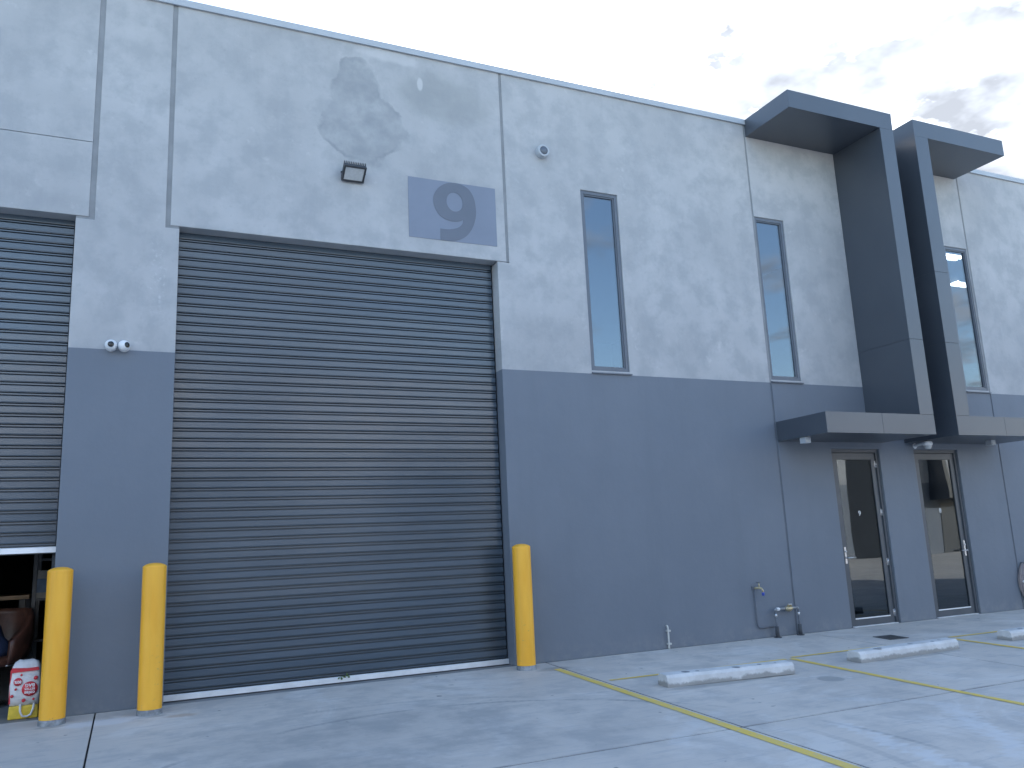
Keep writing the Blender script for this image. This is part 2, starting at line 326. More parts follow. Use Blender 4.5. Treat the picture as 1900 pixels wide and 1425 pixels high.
# ------------------------------------------------------------------ mesh helpers
class MB:
    def __init__(s): s.v = []; s.f = []; s.sm = []
    def add(s, vs, fs, smooth=False):
        o = len(s.v); s.v += [tuple(q) for q in vs]; s.f += [[i+o for i in q] for q in fs]; s.sm += [smooth]*len(fs); return s
    def box(s, x0, x1, y0, y1, z0, z1):
        if x0 > x1: x0, x1 = x1, x0
        if y0 > y1: y0, y1 = y1, y0
        if z0 > z1: z0, z1 = z1, z0
        return s.add([(x0,y0,z0),(x1,y0,z0),(x1,y1,z0),(x0,y1,z0),(x0,y0,z1),(x1,y0,z1),(x1,y1,z1),(x0,y1,z1)],
                     [(0,3,2,1),(4,5,6,7),(0,1,5,4),(1,2,6,5),(2,3,7,6),(3,0,4,7)])
    def extrude(s, prof, axis, a, b, smooth=False):
        """closed profile of 2-d points swept along an axis from a to b"""
        def P(p, t): return {'x': (t, p[0], p[1]), 'y': (p[0], t, p[1]), 'z': (p[0], p[1], t)}[axis]
        k = len(prof); vs = [P(p, a) for p in prof]+[P(p, b) for p in prof]
        fs = [(i, (i+1) % k, (i+1) % k+k, i+k) for i in range(k)]
        s.add(vs, fs, smooth); s.add(vs, [tuple(range(k-1, -1, -1)), tuple(range(k, 2*k))]); return s
    def tube(s, path, r, seg=10, closed=False, caps=True):
        path = [Vector(p) for p in path]; k = len(path); rs = r if isinstance(r, (list, tuple)) else [r]*k
        vs = []; nrm = None
        for i, p in enumerate(path):
            a = path[i-1] if (i or closed) else p; b = path[(i+1) % k] if (i < k-1 or closed) else p
            t = (b-a).normalized()
            if nrm is None: nrm = t.orthogonal().normalized()
            nrm = (nrm-t*nrm.dot(t)).normalized(); bi = t.cross(nrm)
            for j in range(seg):
                q = 2*math.pi*j/seg; vs.append(p+(nrm*math.cos(q)+bi*math.sin(q))*rs[i])
        fs = []
        for i in range(k if closed else k-1):
            i2 = (i+1) % k
            for j in range(seg): j2 = (j+1) % seg; fs.append((i*seg+j, i*seg+j2, i2*seg+j2, i2*seg+j))
        s.add(vs, fs, True)
        if caps and not closed: s.add(vs[:seg], [tuple(range(seg-1, -1, -1))]); s.add(vs[-seg:], [tuple(range(seg))])
        return s
    def lathe(s, prof, c=(0,0,0), axis='z', seg=24, smooth=True):
        vs = []; fs = []; k = len(prof)
        for j in range(seg):
            a = 2*math.pi*j/seg; ca, sa = math.cos(a), math.sin(a)
            for r, h in prof:
                p = {'z': (r*ca, r*sa, h), 'y': (r*ca, h, r*sa), 'x': (h, r*ca, r*sa)}[axis]
                vs.append((p[0]+c[0], p[1]+c[1], p[2]+c[2]))
        for j in range(seg):
            j2 = (j+1) % seg
            for i in range(k-1): fs.append((j*k+i, j2*k+i, j2*k+i+1, j*k+i+1))
        return s.add(vs, fs, smooth)
    def build(s, name, mat, parent=None, bevel=0.0, loc=None, smooth_angle=None, mats=None):
        me = bpy.data.meshes.new(name); bm = bmesh.new(); vv = [bm.verts.new(q) for q in s.v]
        for q, sm in zip(s.f, s.sm):
            try: fc = bm.faces.new([vv[i] for i in q]); fc.smooth = sm
            except ValueError: pass
        bmesh.ops.remove_doubles(bm, verts=bm.verts, dist=1e-5); bmesh.ops.recalc_face_normals(bm, faces=bm.faces)
        if bevel:
            ed = [e for e in bm.edges if len(e.link_faces) == 2 and e.calc_face_angle(0) > 0.5]
            bmesh.ops.bevel(bm, geom=ed, offset=bevel, segments=2, affect='EDGES', profile=0.6, clamp_overlap=True)
        bm.to_mesh(me); bm.free()
        return link(name, me, mat, parent, loc)
def link(name, me, mat, parent=None, loc=None):
    o = bpy.data.objects.new(name, me); COL.objects.link(o)
    if mat and not me.materials: me.materials.append(MAT[mat])
    if parent: o.parent = parent
    if loc: o.location = loc
    return o
def tag(o, label=None, cat=None, group=None, kind=None):
    for k, v in (('label', label), ('category', cat), ('group', group), ('kind', kind)):
        if v: o[k] = v
    return o
def empty(name, label=None, cat=None, loc=(0,0,0), group=None, rz=0.0):
    o = bpy.data.objects.new(name, None); COL.objects.link(o); o.location = loc; o.rotation_euler.z = rz; o.empty_display_size = 0.2
    return tag(o, label, cat, group)
def copy_tree(o, parent=None):
    c = o.copy(); COL.objects.link(c); c.parent = parent
    for ch in list(o.children): copy_tree(ch, c)
    return c
def wall_panel(name, xs, zs, solid, y0, y1, mat, parent, bevel=0.008):
    """solid slab with openings: grid cells marked by solid(xc, zc)"""
    xs = sorted(set(xs)); zs = sorted(set(zs)); nx, nz_ = len(xs)-1, len(zs)-1
    on = [[solid((xs[i]+xs[i+1])/2, (zs[j]+zs[j+1])/2) for j in range(nz_)] for i in range(nx)]
    bm = bmesh.new(); cache = {}
    def V(i, j, y):
        if (i, j, y) not in cache: cache[(i, j, y)] = bm.verts.new((xs[i], y, zs[j]))
        return cache[(i, j, y)]
    g = lambda i, j: 0 <= i < nx and 0 <= j < nz_ and on[i][j]
    for i in range(nx):
        for j in range(nz_):
            if not on[i][j]: continue
            bm.faces.new([V(i,j,y0), V(i+1,j,y0), V(i+1,j+1,y0), V(i,j+1,y0)])
            bm.faces.new([V(i,j,y1), V(i,j+1,y1), V(i+1,j+1,y1), V(i+1,j,y1)])
            if not g(i-1,j): bm.faces.new([V(i,j,y0), V(i,j+1,y0), V(i,j+1,y1), V(i,j,y1)])
            if not g(i+1,j): bm.faces.new([V(i+1,j,y0), V(i+1,j,y1), V(i+1,j+1,y1), V(i+1,j+1,y0)])
            if not g(i,j-1): bm.faces.new([V(i,j,y0), V(i,j,y1), V(i+1,j,y1), V(i+1,j,y0)])
            if not g(i,j+1): bm.faces.new([V(i,j+1,y0), V(i+1,j+1,y0), V(i+1,j+1,y1), V(i,j+1,y1)])
    bmesh.ops.recalc_face_normals(bm, faces=bm.faces)
    bmesh.ops.dissolve_limit(bm, angle_limit=0.01, verts=bm.verts, edges=bm.edges)
    if bevel:
        ed = [e for e in bm.edges if len(e.link_faces) == 2 and e.calc_face_angle(0) > 0.5 and all(abs(v.co.y-y0) < 1e-4 for v in e.verts)]
        bmesh.ops.bevel(bm, geom=ed, offset=bevel, segments=2, affect='EDGES', profile=0.6, clamp_overlap=True)
    me = bpy.data.meshes.new(name); bm.to_mesh(me); bm.free()
    return link(name, me, mat, parent)
def text_mesh(txt, size, depth=0.001, bold=0.0):
    cu = bpy.data.curves.new('lettering', 'FONT'); cu.body = txt; cu.size = size; cu.align_x = 'CENTER'; cu.align_y = 'CENTER'
    cu.extrude = depth; cu.offset = bold; cu.resolution_u = 3
    o = bpy.data.objects.new('lettering', cu); COL.objects.link(o); bpy.context.view_layer.update()
    me = bpy.data.meshes.new_from_object(o.evaluated_get(bpy.context.evaluated_depsgraph_get()))
    bpy.data.objects.remove(o); return me

# ------------------------------------------------------------------ ground
FALL = 0.035
VALLEY = -10.2
def gz(y):
    if y >= 0: return 0.0
    return FALL*y if y >= VALLEY else FALL*(2*VALLEY-y) if y > 2*VALLEY else 0.0
ground = MB()
gx = [-600, -60, 60, 600]; gy = [600, 60, 0.5, 0.0, VALLEY, 2*VALLEY, -60, -600]
for i in range(3):
    for j in range(len(gy)-1):
        ground.add([(gx[i], gy[j], gz(gy[j])-0.03), (gx[i+1], gy[j], gz(gy[j])-0.03), (gx[i+1], gy[j+1], gz(gy[j+1])-0.03), (gx[i], gy[j+1], gz(gy[j+1])-0.03)], [(0, 1, 2, 3)])
ground = tag(ground.build('ground', 'joint_filler'), kind='structure')
tag(ground, 'concrete yard paved in large slabs falling away from the warehouse')
SX = [-30, -25.8, -21.5, -17.2, -12.9, -8.7, -4.5, -0.27, 4.52, 8.61, 12.9, 17.2, 21.5, 25.8, 30, 34.3, 38.6]
SY = [0.0, -3.53, -6.9, VALLEY, -13.6, -17.0, 2*VALLEY]
GAP = 0.0065
for i in range(len(SX)-1):
    for j in range(len(SY)-1):
        a, b = SX[i]+GAP, SX[i+1]-GAP
        t, u = SY[j]-(GAP if j else 0.0), SY[j+1]+GAP
        zt, zu = gz(t), gz(u)
        m = MB(); c = 0.003
        m.add([(a+c, t-c, zt), (b-c, t-c, zt), (b-c, u+c, zu), (a+c, u+c, zu),
               (a, t, zt-c), (b, t, zt-c), (b, u, zu-c), (a, u, zu-c),
               (a, t, zt-0.029), (b, t, zt-0.029), (b, u, zu-0.029), (a, u, zu-0.029)],
              [(0, 1, 2, 3)]+[(k, k+4, (k+1) % 4+4, (k+1) % 4) for k in range(4)]+[(k+4, k+8, (k+1) % 4+8, (k+1) % 4+4) for k in range(4)])
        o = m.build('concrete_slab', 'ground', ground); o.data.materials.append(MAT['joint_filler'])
        for pl in o.data.polygons:
            if pl.normal.z < 0.5: pl.material_index = 1
def paint_strip(p0, p1, w):
    """painted line on the sloping slabs, broken at the saw cuts by following the fall"""
    (x0, y0), (x1, y1) = p0, p1; L = math.hypot(x1-x0, y1-y0); nx, ny = -(y1-y0)/L*w/2, (x1-x0)/L*w/2
    m = MB(); N = max(1, int(L/0.5)); P = []
    rr = random.Random(int(x0*100+y0*7))
    for i in range(N+1):
        f = i/N; x, y = x0+(x1-x0)*f, y0+(y1-y0)*f; e = 1+rr.uniform(-.06, .06)
        P += [(x+nx*e, y+ny*e, gz(y+ny*e)+0.004), (x-nx*e, y-ny*e, gz(y-ny*e)+0.004)]
    m.add(P, [(2*i, 2*i+1, 2*i+3, 2*i+2) for i in range(N)])
    return m.build('painted_line', 'line', ground)
paint_strip((4.435, -0.45), (4.415, -9.6), 0.095)
paint_strip((7.00, -1.40), (7.04, -9.6), 0.085)
paint_strip((9.66, -1.45), (9.64, -9.6), 0.085)
paint_strip((12.25, -1.45), (12.25, -9.6), 0.085)
for a, b in ((4.60, 6.93), (7.06, 9.58), (9.73, 12.18)):
    paint_strip((a, -1.335), (b, -1.395), 0.055)

# ------------------------------------------------------------------ the warehouse
B = empty('warehouse_building', 'long precast concrete warehouse with dark painted lower wall and roller doors', 'warehouse', (0, 0, 0))
TOPZ, HZ = 7.66, 4.976
PL, PR, JL, JR = -0.682, 0.324, -0.507, 0.182
DR, J1, J2, J3 = 4.116, 4.272, 8.419, 13.188
TH = 0.20; G = 0.011       # panel thickness, half joint
W1 = (5.409, 5.996); W2 = (J2+0.012, 9.007); W3 = (12.60, J3-0.012); WZ = (3.600, 6.143)
D9 = (9.439, 10.419); D8 = (11.169, 12.171); DZ = 2.586
LW = -4.47                  # left end of the neighbouring roller opening
G2 = 0.022                  # wider joint round the header panels
wall_panel('wall_panel', [PL, JL, JR, PR], [0, HZ-0.03, TOPZ], lambda x, z: z < HZ-0.03 or JL < x < JR, 0, TH, 'wall', B)
wall_panel('wall_panel', [JR+0.050, J1-0.028], [HZ, TOPZ], lambda x, z: True, 0, TH, 'wall', B)
wall_panel('wall_panel', [DR, J1+G, J2-0.022, *W1], [0, HZ-G, TOPZ, *WZ], lambda x, z: (z < HZ-G or x > J1+G) and not (W1[0] < x < W1[1] and WZ[0] < z < WZ[1]), 0, TH, 'wall', B)
def entry(x, z):
    if WZ[0] < z < WZ[1] and (x < W2[1] or x > W3[0]): return False
    return not (z < DZ and (D9[0] < x < D9[1] or D8[0] < x < D8[1]))
wall_panel('wall_panel', [J2+0.010, J3-0.010, W2[1], W3[0], *D9, *D8], [0, DZ, *WZ, TOPZ], entry, 0, 0.10, 'wall', B)
for a, b in ((J3+0.022, 18.2), (18.22, 23.4), (23.42, 30.0)):
    wall_panel('wall_panel', [a, b], [0, TOPZ], lambda x, z: True, 0, 0.10, 'wall', B)
# left neighbour: header in two lifts, next pier
wall_panel('wall_panel', [LW-0.14, JL-0.056], [HZ, 5.817], lambda x, z: True, 0, TH, 'wall', B, 0.005)
wall_panel('wall_panel', [LW-0.14, JL-0.056], [5.823, TOPZ], lambda x, z: True, 0, TH, 'wall', B, 0.005)
wall_panel('wall_panel', [-9.0, LW-0.16, LW], [0, HZ-G2, TOPZ], lambda x, z: z < HZ-G2 or x < LW-0.16, 0, TH, 'wall', B)
wall_panel('wall_panel', [-18.0, -9.02], [0, TOPZ], lambda x, z: True, 0, TH, 'wall', B)
# sealant in the joints (recessed)
def seal(x0, x1, z0, z1, m='sealant', y=0.010):
    MB().box(x0, x1, y, y+0.05, z0, z1).build('sealant_joint', m, B)
seal(JL-0.06, JL+0.01, HZ, TOPZ); seal(JR-0.01, JR+0.056, HZ, TOPZ)
seal(PL+0.002, JL+0.01, HZ-0.034, HZ-0.001); seal(JR-0.01, PR-0.002, HZ-0.034, HZ-0.001)
seal(J1-0.036, J1+0.02, HZ, TOPZ); seal(DR+0.002, J1-0.02, HZ-0.02, HZ+0.004)
for j in (J2, J3, 18.21, 23.41):
    seal(j-0.026, j+0.026, PAINT_Z, TOPZ); seal(j-0.026, j+0.026, 0.0, PAINT_Z, 'sealant_painted')
seal(-9.02, -9.0, 0, TOPZ)
# capping
MB().extrude([(-0.030, TOPZ-0.012), (-0.030, TOPZ+0.072), (0.24, TOPZ+0.060), (0.24, TOPZ-0.012), (0.205, TOPZ-0.012), (0.205, TOPZ+0.002), (-0.004, TOPZ+0.002), (-0.004, TOPZ-0.012)], 'x', -18, J2-0.004).build('roof_capping', 'capping', B)
MB().extrude([(-0.030, TOPZ-0.012), (-0.030, TOPZ+0.072), (0.24, TOPZ+0.060), (0.24, TOPZ-0.012), (0.205, TOPZ-0.012), (0.205, TOPZ+0.002), (-0.004, TOPZ+0.002), (-0.004, TOPZ-0.012)], 'x', J2+0.001, 30).build('roof_capping', 'capping', B)
# shell behind the facade
MB().box(-18, 30, TH+0.05, 18, 7.40, 7.55).build('roof', 'capping', B)
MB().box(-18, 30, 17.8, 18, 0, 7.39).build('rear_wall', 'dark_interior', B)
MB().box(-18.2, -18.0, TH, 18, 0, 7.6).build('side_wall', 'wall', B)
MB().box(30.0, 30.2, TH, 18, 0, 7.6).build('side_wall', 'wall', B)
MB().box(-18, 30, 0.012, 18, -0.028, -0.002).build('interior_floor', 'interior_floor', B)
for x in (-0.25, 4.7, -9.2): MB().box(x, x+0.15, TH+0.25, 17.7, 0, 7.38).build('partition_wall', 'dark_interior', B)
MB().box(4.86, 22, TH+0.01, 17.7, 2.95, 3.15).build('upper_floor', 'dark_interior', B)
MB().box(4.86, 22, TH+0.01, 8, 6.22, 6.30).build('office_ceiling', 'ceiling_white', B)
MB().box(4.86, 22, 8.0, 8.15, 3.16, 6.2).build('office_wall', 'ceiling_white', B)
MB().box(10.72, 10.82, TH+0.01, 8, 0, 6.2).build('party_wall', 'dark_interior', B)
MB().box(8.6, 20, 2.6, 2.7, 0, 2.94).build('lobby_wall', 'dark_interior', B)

# roller doors -----------------------------------------------------
PITCH_S = 0.1066
def slat_mesh(w):
    # one curtain rib: broad face, groove, narrow bead, groove  (y forward is negative)
    p = [(0.000, 0.000), (-0.003, 0.004), (-0.0035, 0.0585), (0.0, 0.0620), (0.005, 0.0622), (0.006, 0.0580), (0.050, 0.0580), (0.050, 0.0790), (0.006, 0.0790), (0.005, 0.0748), (0.002, 0.0750), (0.002, 0.0880), (0.005, 0.0882), (0.006, 0.0850), (0.050, 0.0850), (0.050, 0.1045), (0.006, 0.1045), (0.005, 0.1008), (0.001, 0.1010), (0.000, PITCH_S)]
    me = bpy.data.meshes.new('slat'); bm = bmesh.new(); k = len(p)
    A = [bm.verts.new((0, y, z)) for y, z in p]; C = [bm.verts.new((w, y, z)) for y, z in p]
    for i in range(k-1):
        f = bm.faces.new([A[i], C[i], C[i+1], A[i+1]]); f.smooth = False
    D = [bm.verts.new((xx, 0.055, z)) for xx in (0, w) for z in (0, PITCH_S)]
    bm.faces.new([D[0], D[1], D[3], D[2]])
    bmesh.ops.recalc_face_normals(bm, faces=bm.faces); bm.to_mesh(me); bm.free(); me.materials.append(MAT['slat']); return me
DOOR_Y = 0.175
def roller(x0, x1, zb, label):
    m = MB()
    for xa, xb in ((x0+0.004, x0+0.045), (x1-0.045, x1-0.004)): m.box(xa, xb, DOOR_Y+0.066, DOOR_Y+0.10, 0.0, HZ+0.12)
    m.box(x0+0.05, x1-0.05, TH+0.03, TH+0.5, HZ+0.04, HZ+0.55)
    rd = m.build('roller_door', 'lagging', B); rd['label'] = label
    me = slat_mesh(x1-x0-0.026)
    rs = random.Random(int(x0*10)+3); k = 0; z = zb+0.002
    while z < HZ+0.06:
        o = link('slat', me, None, rd, (x0+0.006, DOOR_Y+0.006+rs.uniform(-.0008, .0008), z)); o.rotation_euler = (R(rs.gauss(0, 0.55)), 0, R(rs.uniform(-.02, .02))); z += PITCH_S; k += 1
    r = MB().extrude([(DOOR_Y-0.022, zb+0.006), (DOOR_Y-0.022, zb+0.056), (DOOR_Y-0.014, zb+0.063), (DOOR_Y+0.002, zb+0.063), (DOOR_Y+0.002, zb+0.006)], 'x', x0+0.006, x1-0.006).build('bottom_rail', 'aluminium', rd)
    MB().box(x0+0.01, x1-0.01, DOOR_Y-0.005, DOOR_Y+0.02, zb-0.004 if zb > 1 else 0.0005, zb+0.005).build('rubber_seal', 'lagging', rd)
    return rd
roller(PR, DR, 0.006, 'closed ribbed steel roller door under the number panel')
roller(LW, PL, 1.515, 'ribbed steel roller door raised to chest height')

# windows ----------------------------------------------------------
def window(x0, x1, z0, z1):
    f = 0.046; m = MB(); y0, y1 = 0.018, 0.085
    m.box(x0+.001, x0+f, y0, y1, z0, z1-.001); m.box(x1-f, x1-.001, y0, y1, z0, z1-.001); m.box(x0+f, x1-f, y0, y1, z1-f, z1-.001); m.box(x0+f, x1-f, y0, y1, z0, z0+f)
    w = m.build('window', 'window_metal', B)
    g = 0.018; b = MB()
    b.box(x0+f, x0+f+g, y0+.012, y1-.01, z0+f, z1-f); b.box(x1-f-g, x1-f, y0+.012, y1-.01, z0+f, z1-f); b.box(x0+f+g, x1-f-g, y0+.012, y1-.01, z1-f-g, z1-f); b.box(x0+f+g, x1-f-g, y0+.012, y1-.01, z0+f, z0+f+g)
    b.build('glazing_bead', 'window_metal', w)
    MB().box(x0+f+.004, x1-f-.004, y0+.03, y0+.042, z0+f+.004, z1-f-.004).build('pane', 'window_glass', w)
    MB().extrude([(-0.030, z0-0.045), (-0.030, z0-0.030), (0.10, z0-0.003), (0.10, z0-0.045)], 'x', x0-0.004, x1+0.02).build('sill', 'window_metal', w)
    return w
# rebate below each window for the sill is hidden by the sill itself
window(*W1, *WZ); window(*W2, *WZ); window(*W3, *WZ)

# glazed entry doors -------------------------------------------------
def entry_door(x0, x1, num, handle_right, label):
    m = MB(); y0 = 0.035; f = 0.05
    m.box(x0+.001, x0+f, y0, y0+0.11, 0.003, DZ-.001); m.box(x1-f, x1-.001, y0, y0+0.11, 0.003, DZ-.001); m.box(x0+f, x1-f, y0, y0+0.11, DZ-f, DZ-.001)
    d = m.build('entry_door', 'door_metal', B); d['label'] = label
    a, b = x0+f+0.005, x1-f-0.005; yl = y0+0.022; t = DZ-f-0.006; s = 0.085
    m = MB(); m.box(a, a+s, yl, yl+.045, .012, t); m.box(b-s, b, yl, yl+.045, .012, t); m.box(a+s, b-s, yl, yl+.045, t-.10, t); m.box(a+s, b-s, yl, yl+.045, .012, .105)
    m.build('door_leaf', 'door_metal', d, 0.002)
    MB().box(a+s+.002, b-s-.002, yl+.016, yl+.026, .107, t-.102).build('glass', 'door_glass', d)
    MB().box(a+s, b-s, yl-.004, yl+.006, .105, .121).build('glazing_bead', 'aluminium', d)
    MB().box(x0+f, x1-f, 0.004, 0.10, 0.0015, 0.011).build('threshold', 'aluminium', d)
    hx = b-0.035 if handle_right else a+0.035; sg = -1 if handle_right else 1
    m = MB(); m.box(hx-.017, hx+.017, yl-.010, yl-.0005, 0.90, 1.14)
    m.tube([(hx, yl-.005, 0.985), (hx, yl-.055, 0.985), (hx+sg*.012, yl-.06, 0.985), (hx+sg*.14, yl-.06, 0.985)], 0.010, 8)
    m.lathe([(0, -.022), (.012, -.022), (.012, 0)], (hx, yl-.010, 1.075), 'y', 12)
    m.build('door_handle', 'steel', d)
    if not handle_right:
        for z in (2.36, 1.63, 0.89, 0.15):
            m = MB(); m.tube([(b+.006, yl-.010, z-.055), (b+.006, yl-.010, z+.055)], 0.0085, 8); m.box(b-.02, b+.03, yl-.004, yl-.0006, z-.05, z+.05); m.build('hinge', 'steel', d)
    me = text_mesh(num, 0.105, 0.0008, 0.0)
    o = link('number', me, 'white_vinyl', d, ((x0+x1)/2, yl+0.0145, 1.62)); o.rotation_euler = (R(90), 0, 0)
    return d
entry_door(*D9, '9', False, 'glazed door numbered 9 with handle on its left')
entry_door(*D8, '8', True, 'glazed door numbered 8 with handle on its right')

# ------------------------------------------------------------------ entry portals (C-shaped cladding frames)
FY = -0.963; ZT, ZS, ZA, ZB = 7.727, 7.452, 2.972, 2.684
def portal(xo, xi0, xi1, label, fin_seams, seam_x):
    """xo = outer end, xi0..xi1 = fin; works left- or right-handed"""
    P = empty('entry_portal', label, 'awning', ((xi0+xi1)/2, FY/2, 0), 'black cladding portals over the entry doors')
    inv = Matrix.Translation((-(xi0+xi1)/2, -FY/2, 0))
    def put(m, name, mat, bev=0.0):
        o = m.build(name, mat, P, bev); o.matrix_parent_inverse = inv; return o
    lo, hi = min(xo, xi0, xi1), max(xo, xi0, xi1); f0, f1 = min(xi0, xi1), max(xi0, xi1)
    g = 0.0025; t = 0.006; yb = -0.006
    e0, e1 = (lo, f0) if xo < xi0 else (f1, hi)
    # inner core, set back from the sheets
    c = 0.012
    m = MB(); m.box(lo+c, hi-c, FY+c, yb-.004, ZS+c, ZT-c); m.box(f0+c, f1-c, FY+c, yb-.004, ZB+c, ZS+c-.001); m.box(e0+c, e1-c, FY+c, yb-.004, ZB+c, ZA-c)
    put(m, 'frame_core', 'cladding_core')
    T = lambda a, b, c_, d, e, f: put(MB().box(a, b, c_, d, e, f), 'panel', 'cladding')
    # front sheets
    T(lo, hi, FY, FY+t, ZS, ZT)
    zs = [ZA]+sorted(fin_seams)+[ZS]
    for a, b in zip(zs, zs[1:]): T(f0, f1, FY, FY+t, a+g, b-g)
    xs = [lo if e0 == lo else f0, seam_x, f1 if e0 == lo else hi]
    for a, b in zip(xs, xs[1:]): T(a+(g if a == seam_x else 0), b-(g if b == seam_x else 0), FY, FY+t, ZB, ZA-g)
    # slab: soffit, top, ends
    T(e0 if e0 == lo else f1, e1 if e1 == f0 else hi, FY+t+.001, yb, ZS+.001, ZS+t) if False else None
    T(e0+(t if e0 == lo else .001), e1-(t if e1 == hi else .001), FY+t+.0005, yb, ZS+.0005, ZS+t)
    T(lo, hi, FY+t+.0005, yb-.001, ZT-t, ZT-.0005)
    ox = lo if e0 == lo else hi; sg = 1 if e0 == lo else -1
    T(ox+sg*.0004, ox+sg*t, FY+t+.0005, yb, ZS+.001, ZT-t-.0005)
    ix = f1 if e0 == lo else f0
    zi = [ZB]+[ZA]+sorted(fin_seams)+[ZT-t-.001]
    for a, b in zip(zi, zi[1:]): T(ix-sg*.0004, ix-sg*t, FY+t+.0005, yb, a+g*.6, b-g*.6)
    # fin inner side
    jx = f0 if e0 == lo else f1
    for a, b in zip([ZA]+sorted(fin_seams), sorted(fin_seams)+[ZS]): T(jx+sg*.0004, jx+sg*t, FY+t+.0005, yb, a+g*.6, b-g*.6)
    # awning: top, soffit, outer end
    T(e0+(t if e0 == lo else .001), e1-(t if e1 == hi else .001), FY+t+.0005, yb, ZA-t-.002, ZA-.003)
    T(lo+t+.001, hi-t-.001, FY+t+.0005, yb, ZB+.0005, ZB+t)
    T(ox+sg*.0004, ox+sg*t, FY+t+.0005, yb, ZB+.001, ZA-t-.003)
    # slim soffit channel along the fin line
    return P
portal(8.425, 10.235, 10.512, 'black C-shaped portal with canopy opening to the left, over the door numbered 9', [4.095], 9.472)
portal(13.125, 11.282, 10.988, 'black C-shaped portal with canopy opening to the right, over the door numbered 8', [4.085, 5.202], 12.048)

# ------------------------------------------------------------------ things fixed to the facade
# number panel
S = empty('number_sign', 'flat blue grey panel with darker numeral 9 above the roller door', 'sign', (3.53, 0, 5.565))
MB().box(-0.59, 0.59, -0.005, -0.001, -0.398, 0.398).build('panel', 'sign_panel', S)
def catmull(pts, n=6, sharp=()):
    out = []; k = len(pts)
    for i in range(k):
        p0, p1, p2, p3 = pts[i-1], pts[i], pts[(i+1) % k], pts[(i+2) % k]
        if i in sharp: p0 = p1
        if (i+1) % k in sharp: p3 = p2
        for j in range(n):
            t = j/n; a = []
            for c in (0, 1):
                a.append(0.5*(2*p1[c]+(p2[c]-p0[c])*t+(2*p0[c]-5*p1[c]+4*p2[c]-p3[c])*t*t+(3*p1[c]-p0[c]-3*p2[c]+p3[c])*t**3))
            out.append(tuple(a))
    return out
NINE = [(.142,0.0),(.32,0.0),(.52,.02),(.73,.10),(.90,.26),(.985,.44),(1.0,.58),(.965,.77),(.86,.91),(.70,.98),(.52,1.0),(.32,.975),(.14,.89),(.03,.77),(0,.66),(.03,.54),(.12,.43),(.25,.365),(.42,.335),(.58,.35),(.69,.385),(.66,.31),(.56,.24),(.40,.20),(.27,.188),(.142,.19)]
outer = catmull(NINE, 6, (0, 20, 25)); inner = [(.497+.192*math.cos(a), .67+.163*math.sin(a)) for a in [2*math.pi*i/40 for i in range(40)]]
cu = bpy.data.curves.new('numeral', 'CURVE'); cu.dimensions = '2D'; cu.fill_mode = 'BOTH'; cu.extrude = 0.001
for poly in (outer, inner):
    sp = cu.splines.new('POLY'); sp.points.add(len(poly)-1); sp.use_cyclic_u = True
    for q, (a, b) in zip(sp.points, poly): q.co = (a*0.572, b*0.790, 0, 1)
o = bpy.data.objects.new('numeral', cu); COL.objects.link(o); bpy.context.view_layer.update()
me = bpy.data.meshes.new_from_object(o.evaluated_get(bpy.context.evaluated_depsgraph_get())); bpy.data.objects.remove(o)
o = link('numeral', me, 'sign_numeral', S, (3.267-3.53, -0.0085, -0.396)); o.rotation_euler = (R(90), 0, 0)

# floodlight
F = empty('floodlight', 'small black LED floodlight tilted down on the concrete above the roller door', 'light', (2.235, -0.11, 5.835))
fl = MB(); w, h = 0.135, 0.105
fl.box(-w, w, 0.0, 0.045, -h, h); fl = fl.build('housing', 'flood_black', F, 0.006)
m = MB(); m.box(-w, w, -0.012, -0.001, -h, -h+.022); m.box(-w, w, -0.012, -0.001, h-.022, h); m.box(-w, -w+.022, -0.012, -0.001, -h+.022, h-.022); m.box(w-.022, w, -0.012, -0.001, -h+.022, h-.022)
m.build('bezel', 'flood_black', F)
MB().box(-w+.023, w-.023, -0.006, -0.002, -h+.023, h-.023).build('lens', 'flood_lens', F)
for i in range(13):
    x = -w+.008+i*(2*w-.016)/12; MB().box(x-.003, x+.003, 0.046, 0.075, -h+.01, h+.016).build('cooling_fin', 'flood_black', F)
m = MB(); m.tube([(-w-.008, 0.02, 0), (-w-.010, 0.06, -.03), (-w+.02, 0.125, -0.075), (w-.02, 0.125, -0.075), (w+.010, 0.06, -.03), (w+.008, 0.02, 0)], 0.006, 6); m.build('bracket', 'flood_black', F)
F.rotation_euler = (R(54), 0, 0)

# overflow / vent cap
V = empty('vent_cap', 'round grey vent cap high on the plain wall panel', 'vent', (4.83, 0, 6.585))
MB().lathe([(0.0, -0.085), (0.058, -0.085), (0.058, -0.092), (0.080, -0.092), (0.085, -0.086), (0.085, 0.001)], (0, 0, 0), 'y', 24).build('rim', 'capping', V)
MB().lathe([(0.0, -0.0935), (0.057, -0.0935), (0.057, -0.086)], (0, 0, 0), 'y', 20).build('cover', 'window_metal', V)

